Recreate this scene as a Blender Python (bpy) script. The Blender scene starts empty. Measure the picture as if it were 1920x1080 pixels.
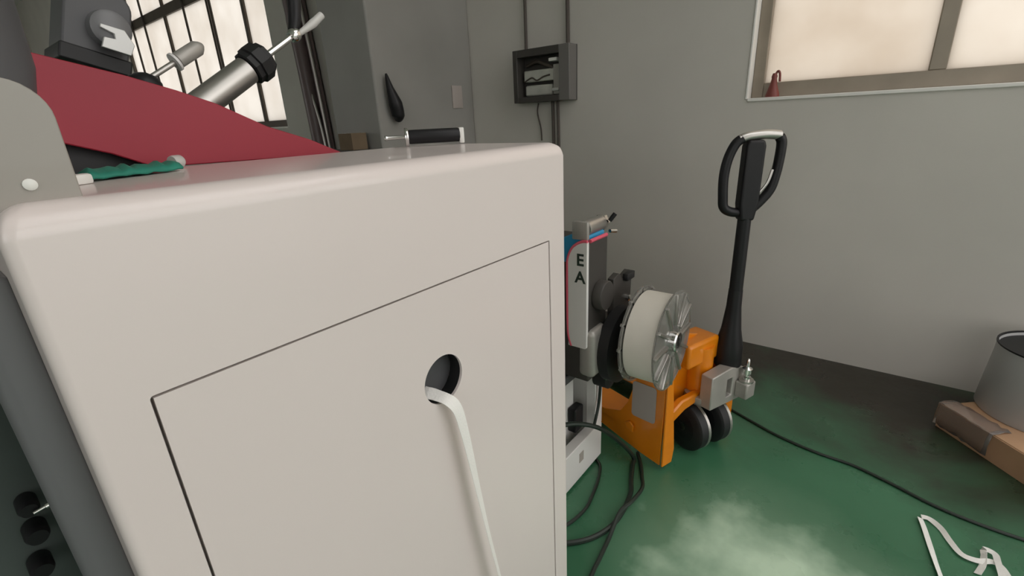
import bpy, bmesh, math, random
from mathutils import Vector, Matrix

# ------------------------------------------------------------------ camera, world, light, exposure
scene = bpy.context.scene
COL = scene.collection

cam_data = bpy.data.cameras.new('camera')
cam = bpy.data.objects.new('camera', cam_data)
COL.objects.link(cam)
cam_data.sensor_width = 36.0
cam_data.lens = 882.0 / 1920.0 * 36.0
cam_data.clip_start = 0.02
cam_data.clip_end = 200


def camera_matrix():
    f = 882.0
    vz = Vector((120.0, 2475.0))
    h = f * f / vz.length
    base = -h * vz / vz.length
    u = Vector((vz.y, -vz.x)) / vz.length
    vx = base + 748.0 * u
    up = -Vector((vz.x, vz.y, f)).normalized()
    X = Vector((vx.x, vx.y, f)).normalized()
    X = (X - up * X.dot(up)).normalized()
    Y = up.cross(X)
    vy = base - 1172.0 * u
    if Y.dot(Vector((vy.x, vy.y, f))) < 0:
        Y = -Y
    # rows: world axes in (right, down, forward) camera axes
    m = Matrix((
        (X.x, -X.y, -X.z, 0.0),
        (Y.x, -Y.y, -Y.z, 0.0),
        (up.x, -up.y, -up.z, 1.30),
        (0, 0, 0, 1)))
    return m


cam.matrix_world = camera_matrix()
scene.camera = cam

world = bpy.data.worlds.new('overcast_sky')
scene.world = world
world.use_nodes = True
wbg = world.node_tree.nodes['Background']
wbg.inputs['Color'].default_value = (1.0, 0.98, 0.96, 1)
wbg.inputs['Strength'].default_value = 2.30

vs = scene.view_settings
vs.view_transform = 'Standard'
vs.look = 'None'
vs.gamma = 1.0
vs.use_curve_mapping = False
vs.exposure = 0.0


# ------------------------------------------------------------------ materials
def mat(name, color, rough=0.5, metal=0.0, noise=0.0, nscale=8.0, bump=0.0, bscale=60.0, spec=0.5,
        coat=0.0, trans=0.0, alpha=1.0):
    m = bpy.data.materials.new(name)
    m.use_nodes = True
    nt = m.node_tree
    b = nt.nodes['Principled BSDF']
    b.inputs['Roughness'].default_value = rough
    b.inputs['Metallic'].default_value = metal
    b.inputs['Specular IOR Level'].default_value = spec
    b.inputs['Coat Weight'].default_value = coat
    b.inputs['Transmission Weight'].default_value = trans
    b.inputs['Alpha'].default_value = alpha
    c = (*color, 1)
    b.inputs['Base Color'].default_value = c
    tc = nt.nodes.new('ShaderNodeTexCoord')
    if noise > 0:
        n = nt.nodes.new('ShaderNodeTexNoise')
        n.inputs['Scale'].default_value = nscale
        n.inputs['Detail'].default_value = 5
        nt.links.new(tc.outputs['Object'], n.inputs['Vector'])
        r = nt.nodes.new('ShaderNodeValToRGB')
        r.color_ramp.elements[0].position = 0.3
        r.color_ramp.elements[1].position = 0.7
        r.color_ramp.elements[0].color = tuple(v * (1 - noise) for v in color) + (1,)
        r.color_ramp.elements[1].color = tuple(min(1, v * (1 + noise)) for v in color) + (1,)
        nt.links.new(n.outputs['Fac'], r.inputs['Fac'])
        nt.links.new(r.outputs['Color'], b.inputs['Base Color'])
    if bump > 0:
        n2 = nt.nodes.new('ShaderNodeTexNoise')
        n2.inputs['Scale'].default_value = bscale
        n2.inputs['Detail'].default_value = 3
        nt.links.new(tc.outputs['Object'], n2.inputs['Vector'])
        bp = nt.nodes.new('ShaderNodeBump')
        bp.inputs['Strength'].default_value = bump
        bp.inputs['Distance'].default_value = 0.01
        nt.links.new(n2.outputs['Fac'], bp.inputs['Height'])
        nt.links.new(bp.outputs['Normal'], b.inputs['Normal'])
    return m


def floor_material():
    m = bpy.data.materials.new('green_epoxy_floor')
    m.use_nodes = True
    nt = m.node_tree
    b = nt.nodes['Principled BSDF']
    tc = nt.nodes.new('ShaderNodeTexCoord')

    def noise(scale, detail=5, rough=0.55, dist=0.0):
        n = nt.nodes.new('ShaderNodeTexNoise')
        n.inputs['Scale'].default_value = scale
        n.inputs['Detail'].default_value = detail
        n.inputs['Roughness'].default_value = rough
        n.inputs['Distortion'].default_value = dist
        nt.links.new(tc.outputs['Object'], n.inputs['Vector'])
        return n

    def ramp(fac, p0, p1, c0, c1):
        r = nt.nodes.new('ShaderNodeValToRGB')
        r.color_ramp.elements[0].position = p0
        r.color_ramp.elements[1].position = p1
        r.color_ramp.elements[0].color = c0
        r.color_ramp.elements[1].color = c1
        nt.links.new(fac, r.inputs['Fac'])
        return r

    def mix(fac, a, bb):
        x = nt.nodes.new('ShaderNodeMix')
        x.data_type = 'RGBA'
        nt.links.new(fac, x.inputs[0])
        nt.links.new(a, x.inputs[6])
        nt.links.new(bb, x.inputs[7])
        return x.outputs[2]

    green = ramp(noise(1.6, 4).outputs['Fac'], 0.3, 0.7, (0.040, 0.150, 0.075, 1), (0.065, 0.205, 0.110, 1))
    brown = nt.nodes.new('ShaderNodeRGB')
    brown.outputs[0].default_value = (0.030, 0.026, 0.018, 1)
    sx = nt.nodes.new('ShaderNodeSeparateXYZ')
    nt.links.new(tc.outputs['Object'], sx.inputs[0])

    def madd(a_, k, c):
        x = nt.nodes.new('ShaderNodeMath')
        x.operation = 'MULTIPLY_ADD'
        nt.links.new(a_, x.inputs[0])
        x.inputs[1].default_value = k
        if isinstance(c, float):
            x.inputs[2].default_value = c
        else:
            nt.links.new(c, x.inputs[2])
        return x.outputs[0]
    # trodden-in grime: a ragged tract along the wall plus loose blotches
    grime = madd(noise(1.3, 6, 0.6, 0.5).outputs['Fac'], 1.6, madd(sx.outputs['X'], 0.55, -1.55))
    dirt = ramp(grime, 0.15, 0.75, (0, 0, 0, 1), (1, 1, 1, 1))
    c1 = mix(dirt.outputs['Color'], green.outputs['Color'], brown.outputs[0])

    def patch(centre, k, n, p0, p1):
        vm = nt.nodes.new('ShaderNodeVectorMath')
        vm.operation = 'DISTANCE'
        vm.inputs[1].default_value = centre
        nt.links.new(tc.outputs['Object'], vm.inputs[0])
        return ramp(madd(madd(n.outputs['Fac'], k, vm.outputs['Value']), 1.0, 0.3), p0 + 0.3, p1 + 0.3, (1, 1, 1, 1), (0, 0, 0, 1)).outputs['Color']
    # window reflection painted into the floor, mixed with wear: broad haze, then pale patches
    window_glow = nt.nodes.new('ShaderNodeRGB')
    window_glow.outputs[0].default_value = (0.17, 0.31, 0.20, 1)
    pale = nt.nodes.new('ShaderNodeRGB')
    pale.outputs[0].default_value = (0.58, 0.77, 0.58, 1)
    c15 = mix(patch((1.16, 0.10, 0.0), -0.25, noise(3.0, 5, 0.6, 0.3), 0.05, 0.40), c1, window_glow.outputs[0])
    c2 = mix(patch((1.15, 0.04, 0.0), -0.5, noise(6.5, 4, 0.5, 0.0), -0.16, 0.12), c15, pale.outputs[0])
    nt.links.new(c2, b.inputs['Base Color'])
    rr = ramp(noise(5.0, 5).outputs['Fac'], 0.3, 0.7, (0.22, 0.22, 0.22, 1), (0.42, 0.42, 0.42, 1))
    nt.links.new(rr.outputs['Color'], b.inputs['Roughness'])
    bp = nt.nodes.new('ShaderNodeBump')
    bp.inputs['Strength'].default_value = 0.12
    bp.inputs['Distance'].default_value = 0.01
    nt.links.new(noise(14.0, 3).outputs['Fac'], bp.inputs['Height'])
    nt.links.new(bp.outputs['Normal'], b.inputs['Normal'])
    return m


def pane_material(name, ca, cb):
    m = bpy.data.materials.new(name)
    m.use_nodes = True
    nt = m.node_tree
    nt.nodes.clear()
    out = nt.nodes.new('ShaderNodeOutputMaterial')
    tr = nt.nodes.new('ShaderNodeBsdfTranslucent')
    df = nt.nodes.new('ShaderNodeBsdfDiffuse')
    gl = nt.nodes.new('ShaderNodeBsdfGlossy')
    gl.inputs['Roughness'].default_value = 0.25
    tc = nt.nodes.new('ShaderNodeTexCoord')
    n = nt.nodes.new('ShaderNodeTexNoise')
    n.inputs['Scale'].default_value = 2.2
    n.inputs['Detail'].default_value = 4
    nt.links.new(tc.outputs['Object'], n.inputs['Vector'])
    r = nt.nodes.new('ShaderNodeValToRGB')
    r.color_ramp.elements[0].position = 0.3
    r.color_ramp.elements[1].position = 0.7
    r.color_ramp.elements[0].color = (*ca, 1)
    r.color_ramp.elements[1].color = (*cb, 1)
    nt.links.new(n.outputs['Fac'], r.inputs['Fac'])
    nt.links.new(r.outputs['Color'], tr.inputs['Color'])
    df.inputs['Color'].default_value = (0.7, 0.62, 0.52, 1)
    m1 = nt.nodes.new('ShaderNodeMixShader')
    m1.inputs[0].default_value = 0.12
    m2 = nt.nodes.new('ShaderNodeMixShader')
    m2.inputs[0].default_value = 0.03
    nt.links.new(tr.outputs[0], m1.inputs[1])
    nt.links.new(df.outputs[0], m1.inputs[2])
    nt.links.new(m1.outputs[0], m2.inputs[1])
    nt.links.new(gl.outputs[0], m2.inputs[2])
    nt.links.new(m2.outputs[0], out.inputs['Surface'])
    return m


M = {
    'floor': floor_material(),
    'pane': pane_material('tan_papered_glass', (0.63, 0.575, 0.51), (0.75, 0.715, 0.665)),
    'pane2': pane_material('pale_papered_glass', (0.68, 0.65, 0.61), (0.77, 0.75, 0.72)),
    'wall': mat('grey_plaster_wall', (0.56, 0.535, 0.49), 0.75, noise=0.06, nscale=1.4, bump=0.05),
    'pillar': mat('dark_grey_plaster', (0.29, 0.28, 0.26), 0.6, noise=0.10, nscale=1.8),
    'ceiling': mat('ceiling_paint', (0.75, 0.74, 0.72), 0.8),
    'concrete': mat('yard_concrete', (0.45, 0.44, 0.42), 0.9, noise=0.08, nscale=1.0),
    'reveal': mat('white_reveal_paint', (0.78, 0.76, 0.72), 0.6),
    'bronze': mat('weathered_aluminium', (0.30, 0.255, 0.20), 0.45, 0.2, noise=0.15, nscale=5),
    'bronze_backlit': mat('backlit_aluminium', (0.09, 0.07, 0.052), 0.5, 0.2, noise=0.15, nscale=5),  # frame metal darkened to carry the backlight at the far window
    'darkbar': mat('dark_iron', (0.05, 0.04, 0.032), 0.5, 0.3),
    'enamel': mat('warm_white_enamel', (0.80, 0.715, 0.69), 0.30, noise=0.012, nscale=3, coat=0.25),
    'enamel2': mat('white_enamel', (0.80, 0.78, 0.76), 0.35),
    'cowl': mat('greige_enamel', (0.33, 0.305, 0.27), 0.35, noise=0.03, nscale=3, coat=0.2),
    'darkgrey': mat('dark_grey_steel', (0.085, 0.085, 0.09), 0.5, noise=0.1, nscale=4),
    'slate': mat('slate_grey_steel', (0.165, 0.166, 0.172), 0.4, 0.1, noise=0.05, nscale=4),
    'black': mat('black_rubber', (0.012, 0.012, 0.013), 0.55),
    'blackp': mat('black_paint', (0.011, 0.0105, 0.012), 0.45, spec=0.35),
    'flank_shade': mat('shaded_teal_steel', (0.075, 0.095, 0.087), 0.6, noise=0.15, nscale=6),
    'red': mat('maroon_enamel', (0.33, 0.017, 0.036), 0.5, noise=0.03, nscale=4),
    'brightred': mat('red_plastic', (0.6, 0.03, 0.06), 0.35),
    'chrome': mat('chrome', (0.75, 0.74, 0.72), 0.15, 1.0),
    'steel': mat('brushed_steel', (0.50, 0.48, 0.45), 0.35, 0.9, noise=0.06, nscale=20),
    'greysteel': mat('grey_cast_bracket', (0.42, 0.40, 0.37), 0.45, 0.4, noise=0.1, nscale=12),
    'orange': mat('orange_paint', (0.72, 0.215, 0.003), 0.35, noise=0.10, nscale=7, coat=0.3),
    'tape': mat('white_cotton_tape', (0.93, 0.915, 0.88), 0.75, bump=0.2, bscale=300),
    'reelwhite': mat('cream_ribbon_wound', (0.74, 0.70, 0.62), 0.6, noise=0.03, nscale=10),
    'clear': mat('clear_plastic', (0.62, 0.61, 0.58), 0.10, trans=0.8, spec=0.6),
    'clearw': mat('cloudy_plastic', (0.72, 0.71, 0.68), 0.2, trans=0.2, spec=0.6),
    'pink': mat('pink_trim', (0.75, 0.11, 0.17), 0.4),
    'blue': mat('cyan_blue_cover', (0.03, 0.30, 0.55), 0.4),
    'green': mat('green_cloth', (0.02, 0.24, 0.17), 0.6, noise=0.15, nscale=20),
    'greyfilm': mat('grey_label', (0.42, 0.37, 0.34), 0.4),
    'plateprint': mat('dark_print', (0.02, 0.035, 0.025), 0.5),
    'card': mat('brown_cardboard', (0.48, 0.29, 0.17), 0.8, noise=0.10, nscale=6),
    'carddark': mat('dull_dark_cardboard', (0.16, 0.115, 0.07), 0.85, noise=0.10, nscale=8),
    'film': mat('clear_packing_film', (0.85, 0.76, 0.70), 0.12, trans=0.85, spec=0.7),
    'drum': mat('pale_grey_plastic', (0.46, 0.455, 0.455), 0.45),
    'ebox': mat('grey_brown_box', (0.055, 0.05, 0.045), 0.5, noise=0.08, nscale=8),
    'eboxlid': mat('grey_box_lid', (0.16, 0.15, 0.14), 0.5),
    'fuse': mat('ceramic_grey', (0.48, 0.48, 0.43), 0.5, noise=0.1, nscale=15),
    'wire': mat('brown_wire', (0.07, 0.055, 0.045), 0.5),
    'cable': mat('black_green_cable', (0.012, 0.022, 0.015), 0.45),
    'hose': mat('plum_brown_hose', (0.17, 0.125, 0.125), 0.4),
    'silverlbl': mat('silver_sticker', (0.60, 0.60, 0.58), 0.35, 0.3),
    'brownclip': mat('red_brown_clip', (0.20, 0.045, 0.035), 0.5),
    'white': mat('white_plastic', (0.85, 0.84, 0.80), 0.35),
    'crease': mat('pane_crease', (0.55, 0.47, 0.38), 0.6),
}


# ------------------------------------------------------------------ mesh builder
class MB:
    def __init__(self):
        self.bm = bmesh.new()

    def box(self, lo, hi, bevel=0.0, seg=2, mtx=None):
        c = [(a + b) / 2 for a, b in zip(lo, hi)]
        s = [abs(b - a) for a, b in zip(lo, hi)]
        t = bmesh.new()
        bmesh.ops.create_cube(t, size=1.0)
        bmesh.ops.scale(t, vec=s, verts=t.verts)
        if bevel > 0:
            bmesh.ops.bevel(t, geom=list(t.edges), offset=bevel, segments=seg, profile=0.5, affect='EDGES')
        bmesh.ops.translate(t, vec=c, verts=t.verts)
        return self._merge(t, mtx)

    def _merge(self, t, mtx=None):
        if mtx is not None:
            bmesh.ops.transform(t, matrix=mtx, verts=t.verts)
        me = bpy.data.meshes.new('tmp')
        t.to_mesh(me)
        t.free()
        self.bm.from_mesh(me)
        bpy.data.meshes.remove(me)
        return self

    def cyl(self, p0, p1, r0, r1=None, n=24, caps=True):
        r1 = r0 if r1 is None else r1
        return self.lathe([(0, r0), ((Vector(p1) - Vector(p0)).length, r1)], p0, p1, n, caps)

    def lathe(self, prof, p0, p1, n=28, caps=True):
        """prof: (distance along axis, radius) pairs"""
        p0, p1 = Vector(p0), Vector(p1)
        ax = (p1 - p0).normalized()
        ref = Vector((0, 0, 1)) if abs(ax.z) < 0.9 else Vector((1, 0, 0))
        u = ax.cross(ref).normalized()
        v = ax.cross(u)
        bm = self.bm
        rings = []
        for d, r in prof:
            c = p0 + ax * d
            rings.append([bm.verts.new(c + (u * math.cos(2 * math.pi * k / n) + v * math.sin(2 * math.pi * k / n)) * max(r, 1e-5))
                          for k in range(n)])
        for a, b in zip(rings, rings[1:]):
            for k in range(n):
                bm.faces.new((a[k], a[(k + 1) % n], b[(k + 1) % n], b[k]))
        if caps:
            bm.faces.new(rings[0])
            bm.faces.new(rings[-1])
        return self

    def prism(self, pts, origin, u, v, depth, w=None):
        """polygon in the plane (origin,u,v) with thickness depth along w"""
        u, v = Vector(u), Vector(v)
        w = Vector(w) if w is not None else u.cross(v)
        w = w.normalized()
        o = Vector(origin)
        bm = self.bm
        a = [bm.verts.new(o + u * x + v * y) for x, y in pts]
        b = [bm.verts.new(o + u * x + v * y + w * depth) for x, y in pts]
        bm.faces.new(a)
        bm.faces.new(b)
        n = len(pts)
        for k in range(n):
            bm.faces.new((a[k], a[(k + 1) % n], b[(k + 1) % n], b[k]))
        return self

    def tube(self, pts, r, n=10, smooth=6, closed=False):
        P = spline(pts, smooth, closed)
        rs = r if isinstance(r, (list, tuple)) else [r]
        bm = self.bm
        rings = []
        prev = None
        N = len(P)
        for i, p in enumerate(P):
            if closed:
                t = (P[(i + 1) % N] - P[i - 1]).normalized()
            else:
                t = (P[min(i + 1, N - 1)] - P[max(i - 1, 0)]).normalized()
            if prev is None:
                ref = Vector((0, 0, 1)) if abs(t.z) < 0.9 else Vector((1, 0, 0))
                u = t.cross(ref).normalized()
            else:
                u = (prev - t * prev.dot(t)).normalized()
            prev = u
            v = t.cross(u)
            f = i / max(1, N - 1) * (len(rs) - 1)
            k0 = min(int(f), len(rs) - 1)
            k1 = min(k0 + 1, len(rs) - 1)
            rr = rs[k0] + (rs[k1] - rs[k0]) * (f - k0)
            rings.append([bm.verts.new(p + (u * math.cos(2 * math.pi * k / n) + v * math.sin(2 * math.pi * k / n)) * rr)
                          for k in range(n)])
        pairs = list(zip(rings, rings[1:]))
        if closed:
            pairs.append((rings[-1], rings[0]))
        for a, b in pairs:
            for k in range(n):
                bm.faces.new((a[k], a[(k + 1) % n], b[(k + 1) % n], b[k]))
        if not closed:
            bm.faces.new(rings[0])
            bm.faces.new(rings[-1])
        return self

    def ribbon(self, pts, width, thick=0.0008, smooth=6):
        """pts: (x,y,z, wx,wy,wz) centre and width direction"""
        C = spline([p[:3] for p in pts], smooth)
        W = spline([p[3:6] for p in pts], smooth)
        bm = self.bm
        rows = []
        N = len(C)
        for i in range(N):
            t = (C[min(i + 1, N - 1)] - C[max(i - 1, 0)]).normalized()
            w = (W[i] - t * W[i].dot(t)).normalized()
            nn = t.cross(w)
            a = C[i] - w * width / 2
            b = C[i] + w * width / 2
            rows.append([bm.verts.new(x) for x in (a - nn * thick / 2, b - nn * thick / 2, b + nn * thick / 2, a + nn * thick / 2)])
        for r0, r1 in zip(rows, rows[1:]):
            for k in range(4):
                bm.faces.new((r0[k], r0[(k + 1) % 4], r1[(k + 1) % 4], r1[k]))
        bm.faces.new(rows[0])
        bm.faces.new(rows[-1])
        return self

    def build(self, name, material, parent=None, smooth=True, bevel=0.0, seg=2, angle=40):
        bmesh.ops.recalc_face_normals(self.bm, faces=self.bm.faces)
        me = bpy.data.meshes.new(name)
        self.bm.to_mesh(me)
        self.bm.free()
        me.materials.append(M[material] if isinstance(material, str) else material)
        o = bpy.data.objects.new(name, me)
        COL.objects.link(o)
        if parent is not None:
            o.parent = parent
            o.matrix_parent_inverse = Matrix.Identity(4)
        if smooth:
            me.polygons.foreach_set('use_smooth', [True] * len(me.polygons))
            me.set_sharp_from_angle(angle=math.radians(angle))
        if bevel > 0:
            md = o.modifiers.new('bevel', 'BEVEL')
            md.width = bevel
            md.segments = seg
            md.limit_method = 'ANGLE'
            md.angle_limit = math.radians(40)
        return o


def spline(pts, k=6, closed=False):
    P = [Vector(p) for p in pts]
    n = len(P)
    out = []
    rng = range(n) if closed else range(n - 1)
    for i in rng:
        if closed:
            p0, p1, p2, p3 = P[i - 1], P[i], P[(i + 1) % n], P[(i + 2) % n]
        else:
            p0, p1, p2, p3 = P[max(i - 1, 0)], P[i], P[i + 1], P[min(i + 2, n - 1)]
        for j in range(k):
            t = j / k
            out.append(0.5 * ((2 * p1) + (p2 - p0) * t + (2 * p0 - 5 * p1 + 4 * p2 - p3) * t * t
                              + (3 * p1 - p0 - 3 * p2 + p3) * t ** 3))
    if not closed:
        out.append(P[-1].copy())
    return out


def rrect(x0, y0, x1, y1, r, n=6):
    """rounded rectangle outline; r single value or four (ll, lr, ur, ul)"""
    rs = r if isinstance(r, (list, tuple)) else [r] * 4
    out = []
    for (cx, cy, a0, rr) in ((x0 + rs[0], y0 + rs[0], 180, rs[0]), (x1 - rs[1], y0 + rs[1], 270, rs[1]),
                             (x1 - rs[2], y1 - rs[2], 0, rs[2]), (x0 + rs[3], y1 - rs[3], 90, rs[3])):
        if rr <= 1e-6:
            out.append((cx, cy))
            continue
        for k in range(n + 1):
            a = math.radians(a0 + 90 * k / n)
            out.append((cx + rr * math.cos(a), cy + rr * math.sin(a)))
    return out


def tag(o, label, cat, group=None):
    o['label'] = label
    o['category'] = cat
    if group:
        o['group'] = group
    return o


def struct(o, label=None):
    o['kind'] = 'structure'
    if label:
        o['label'] = label
    return o


def empty(name, loc=(0, 0, 0), rz=0.0):
    o = bpy.data.objects.new(name, None)
    o.empty_display_size = 0.1
    COL.objects.link(o)
    o.location = loc
    o.rotation_euler = (0, 0, rz)
    return o


def cut(obj, cutters):
    """boolean-subtract cutter objects, bake and delete them"""
    for c in cutters:
        md = obj.modifiers.new('cut', 'BOOLEAN')
        md.operation = 'DIFFERENCE'
        md.object = c
        md.solver = 'EXACT'
    bpy.context.view_layer.update()
    dg = bpy.context.evaluated_depsgraph_get()
    me = bpy.data.meshes.new_from_object(obj.evaluated_get(dg))
    obj.modifiers.clear()
    old = obj.data
    obj.data = me
    bpy.data.meshes.remove(old)
    for c in cutters:
        d = c.data
        bpy.data.objects.remove(c)
        bpy.data.meshes.remove(d)
    me.polygons.foreach_set('use_smooth', [True] * len(me.polygons))
    me.set_sharp_from_angle(angle=math.radians(40))


# ------------------------------------------------------------------ the room
XW = 2.805           # inner face of the window wall
XO = XW + 0.24       # outer face
YB, YF = -4.2, 16.0
XL = -4.5
ZC = 4.2
SILL = 1.345
WIN = [(-2.30, 0.645, 3.45), (5.25, 9.80, 3.45)]     # y0, y1, top

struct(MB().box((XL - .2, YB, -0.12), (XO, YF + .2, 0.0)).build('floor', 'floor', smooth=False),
       'green epoxy floor, scuffed, with painted-in window glow near the machine')
struct(MB().box((-30, -40, -0.14), (30, YB, -0.02)).build('yard_ground', 'concrete', smooth=False),
       'grey concrete yard outside the loading opening')
cl_ = MB()
SK = (0.3, 2.6, -3.4, -0.3)          # unseen roof opening, added to light the floor and machine front
cl_.box((XL - .2, YB, ZC), (XO, SK[2], ZC + .15))
cl_.box((XL - .2, SK[3], ZC), (XO, YF + .2, ZC + .15))
cl_.box((XL - .2, SK[2], ZC), (SK[0], SK[3], ZC + .15))
cl_.box((SK[1], SK[2], ZC), (XO, SK[3], ZC + .15))
struct(cl_.build('ceiling', 'ceiling', smooth=False), 'painted ceiling with an opening added for light')
wl = MB()  # unseen left wall; its gaps are added to light the window wall
wl.box((XL - .2, YB, 0), (XL, YF, 0.9))
wl.box((XL - .2, YB, 3.7), (XL, YF, ZC))
wl.box((XL - .2, YB, 0.9), (XL, YB + .4, 3.7))
wl.box((XL - .2, 0.2, 0.9), (XL, 9.0, 3.7))
wl.box((XL - .2, 14.0, 0.9), (XL, YF, 3.7))
struct(MB().box((XL - .2, YB - .2, 0), (-0.5, YB, ZC)).build('added_back_wall', 'wall', smooth=False), 'plain grey plaster wall added to block light beside the loading opening')  # unseen wall, put here to cut light from the back left
struct(wl.build('wall_left', 'wall', smooth=False), 'plain grey plaster wall with unseen openings added for light')
struct(MB().box((-40, YB, -0.14), (XL - .2, 30, -0.02)).build('side_yard_ground', 'concrete', smooth=False),
       'grey concrete yard beside the building')
struct(MB().box((XL - .2, YF, 0), (XO, YF + .2, ZC)).build('wall_far', 'wall', smooth=False), 'plain grey plaster end wall')
w = MB()
cuts = sorted(WIN)
w.box((XW, YB, 0), (XO, YF, SILL))
w.box((XW, YB, 3.45), (XO, YF, ZC))
ys = [-2.55, cuts[0][0], cuts[0][1], cuts[1][0], cuts[1][1], YF]  # unseen gap beyond the near window, added to light the machine front
for a, b in ((0, 1), (2, 3), (4, 5)):
    w.box((XW, ys[a], SILL), (XO, ys[b], 3.45))
w.box((XW, YB, SILL), (XO, YB + .1, 3.45))
struct(w.build('wall_right', 'wall', smooth=False), 'grey plaster wall with papered windows')


def window(idx, y0, y1, z1, mullions, bars, transom, label, depth, pane='pane'):
    root = empty('window_%d' % idx, (XW, (y0 + y1) / 2, SILL))
    struct(root, label)
    oy, oz = (y0 + y1) / 2, SILL
    xf = depth                                    # frame set back from inner wall face
    fw = 0.055
    fmat = 'bronze' if pane == 'pane' else 'bronze_backlit'

    def bx(name, m, lo, hi, bev=0.004):
        return MB().box(lo, hi).build(name, m, root, bevel=bev)
    # plastered reveal edges
    t = 0.012
    bx('reveal', 'reveal', (0.0 - .004, y1 - oy - t, 0), (0.23, y1 - oy, z1 - oz))
    bx('reveal', 'reveal', (0.0 - .004, y0 - oy, 0), (0.23, y0 - oy + t, z1 - oz))
    bx('window_sill', 'reveal', (-0.006, y0 - oy + t, -0.012), (0.23, y1 - oy - t, 0.006))
    # outer frame
    fy0, fy1 = y0 - oy + t, y1 - oy - t
    fz0, fz1 = 0.006, z1 - oz
    for nm, lo, hi in (('frame_stile', (xf, fy1 - fw, fz0), (xf + .07, fy1, fz1)),
                       ('frame_stile', (xf, fy0, fz0), (xf + .07, fy0 + fw, fz1)),
                       ('frame_rail', (xf, fy0 + fw, fz0), (xf + .07, fy1 - fw, fz0 + .07)),
                       ('frame_rail', (xf, fy0 + fw, fz1 - .07), (xf + .07, fy1 - fw, fz1))):
        bx(nm, fmat, lo, hi)
    edges = [fy0 + fw]
    for my in sorted(mullions):
        y = my - oy
        bx('mullion', fmat, (xf + .005, y - .03, fz0 + .07), (xf + .065, y + .03, fz1 - .07))
        edges += [y - .03, y + .03]
    edges.append(fy1 - fw)
    zs = [fz0 + .07, fz1 - .07]
    if transom:
        bx('transom', fmat, (xf + .002, fy0 + fw, transom - oz - .06), (xf + .068, fy1 - fw, transom - oz + .06))
        zs = [fz0 + .07, transom - oz - .06, transom - oz + .06, fz1 - .07]
    for i in range(0, len(edges), 2):
        for j in range(0, len(zs), 2):
            p = MB().box((xf + .03, edges[i] - .006, zs[j] - .006), (xf + .036, edges[i + 1] + .006, zs[j + 1] + .006)).build('pane', pane, root, smooth=False)
    for by in bars:
        y = by - oy
        MB().cyl((xf - .02, y, fz0 + .01), (xf - .02, y, fz1), .014, n=10).build('iron_bar', 'darkbar', root)
    return root


window(1, WIN[0][0], WIN[0][1], 3.45, (-0.095, -0.80, -1.50), (), None,
       'large window with tan papered panes above the pallet jack handle', 0.07)
window(2, WIN[1][0], WIN[1][1], 3.45, (5.85, 8.05), (6.55, 6.62, 7.30, 8.75, 9.25), 2.89,
       'far barred window with papered panes behind the red guard', 0.05, 'pane2')

# pillar standing on the window wall
struct(MB().box((1.93, 2.52, 0), (XW, 3.00, ZC)).build('wall_pillar', 'pillar', bevel=.012), 'dark grey square pillar beside the barred window')


# ------------------------------------------------------------------ the tape machine in the foreground
mx0, mx1, my0, my1, mz0, mz1 = 0.033, 0.811, 0.50, 0.87, 0.07, 1.257
mach = empty('tape_machine', (0.42, 0.68, 0))
tag(mach, 'big warm white machine with door panel, round hole and maroon guard', 'machine')


def mp(b, name, material, parent=None, **k):
    """part of the machine given in world coordinates"""
    o = b.build(name, material, None, **k)
    par = parent or mach
    o.parent = par
    base = mach.location
    o.location = -base if par is mach else (0, 0, 0)
    return o


b = MB()
b.box((mx0, my0, mz0), (mx1, my1, mz1))
housing = mp(b, 'housing', 'enamel')
bw = housing.data.attributes.new('bevel_weight_edge', 'FLOAT', 'EDGE')
for e in housing.data.edges:
    p_, q_ = (housing.data.vertices[i].co for i in e.vertices)
    upright = abs(p_.z - q_.z) > .1
    top = min(p_.z, q_.z) > mz1 - .01
    bw.data[e.index].value = .38 if upright else (1.0 if top else .2)
md = housing.modifiers.new('bevel', 'BEVEL')
md.width = .025
md.segments = 8
md.limit_method = 'WEIGHT'
hx, hz, hr = 0.443, 0.917, 0.041
dx0, dx1, dz0, dz1 = 0.085, 0.751, 0.17, 1.076
housing.location = (0, 0, 0)
housing.parent = None
c1 = MB().prism(rrect(dx0, dz0, dx1, dz1, .004), (0, my0 - .02, 0), (1, 0, 0), (0, 0, 1), .044, (0, 1, 0)).build('c', 'enamel')
c2 = MB().cyl((hx, my0 - .05, hz), (hx, my0 + .20, hz), hr + .004, n=48).build('c', 'black')
cut(housing, [c1, c2])
housing.modifiers.new('even_normals', 'WEIGHTED_NORMAL').keep_sharp = True
housing.parent = mach
housing.location = -mach.location
gp = .0030
ex0, ex1, ez0, ez1 = dx0 + gp, dx1 - gp, dz0 + gp, dz1 - gp
angs = [2 * math.pi * k / 64 for k in range(64)]
angs += [math.atan2(z - hz, x - hx) % (2 * math.pi) for x in (ex0, ex1) for z in (ez0, ez1)]
angs.sort()
b = MB()
rings = []
for y in (my0 + .001, my0 + .006):
    inner, outer = [], []
    for a in angs:
        ca, sa = math.cos(a), math.sin(a)
        t = min(((ex1 if ca > 0 else ex0) - hx) / ca if abs(ca) > 1e-9 else 9e9,
                ((ez1 if sa > 0 else ez0) - hz) / sa if abs(sa) > 1e-9 else 9e9)
        inner.append(b.bm.verts.new((hx + hr * ca, y, hz + hr * sa)))
        outer.append(b.bm.verts.new((hx + t * ca, y, hz + t * sa)))
    rings.append((inner, outer))
n = len(angs)
for k in range(n):
    j = (k + 1) % n
    (i0, o0), (i1, o1) = rings
    b.bm.faces.new((i0[k], o0[k], o0[j], i0[j]))
    b.bm.faces.new((i1[k], i1[j], o1[j], o1[k]))
    b.bm.faces.new((i0[k], i0[j], i1[j], i1[k]))
    b.bm.faces.new((o0[k], o1[k], o1[j], o0[j]))
door = mp(b, 'door_panel', 'enamel', angle=25)
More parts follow.
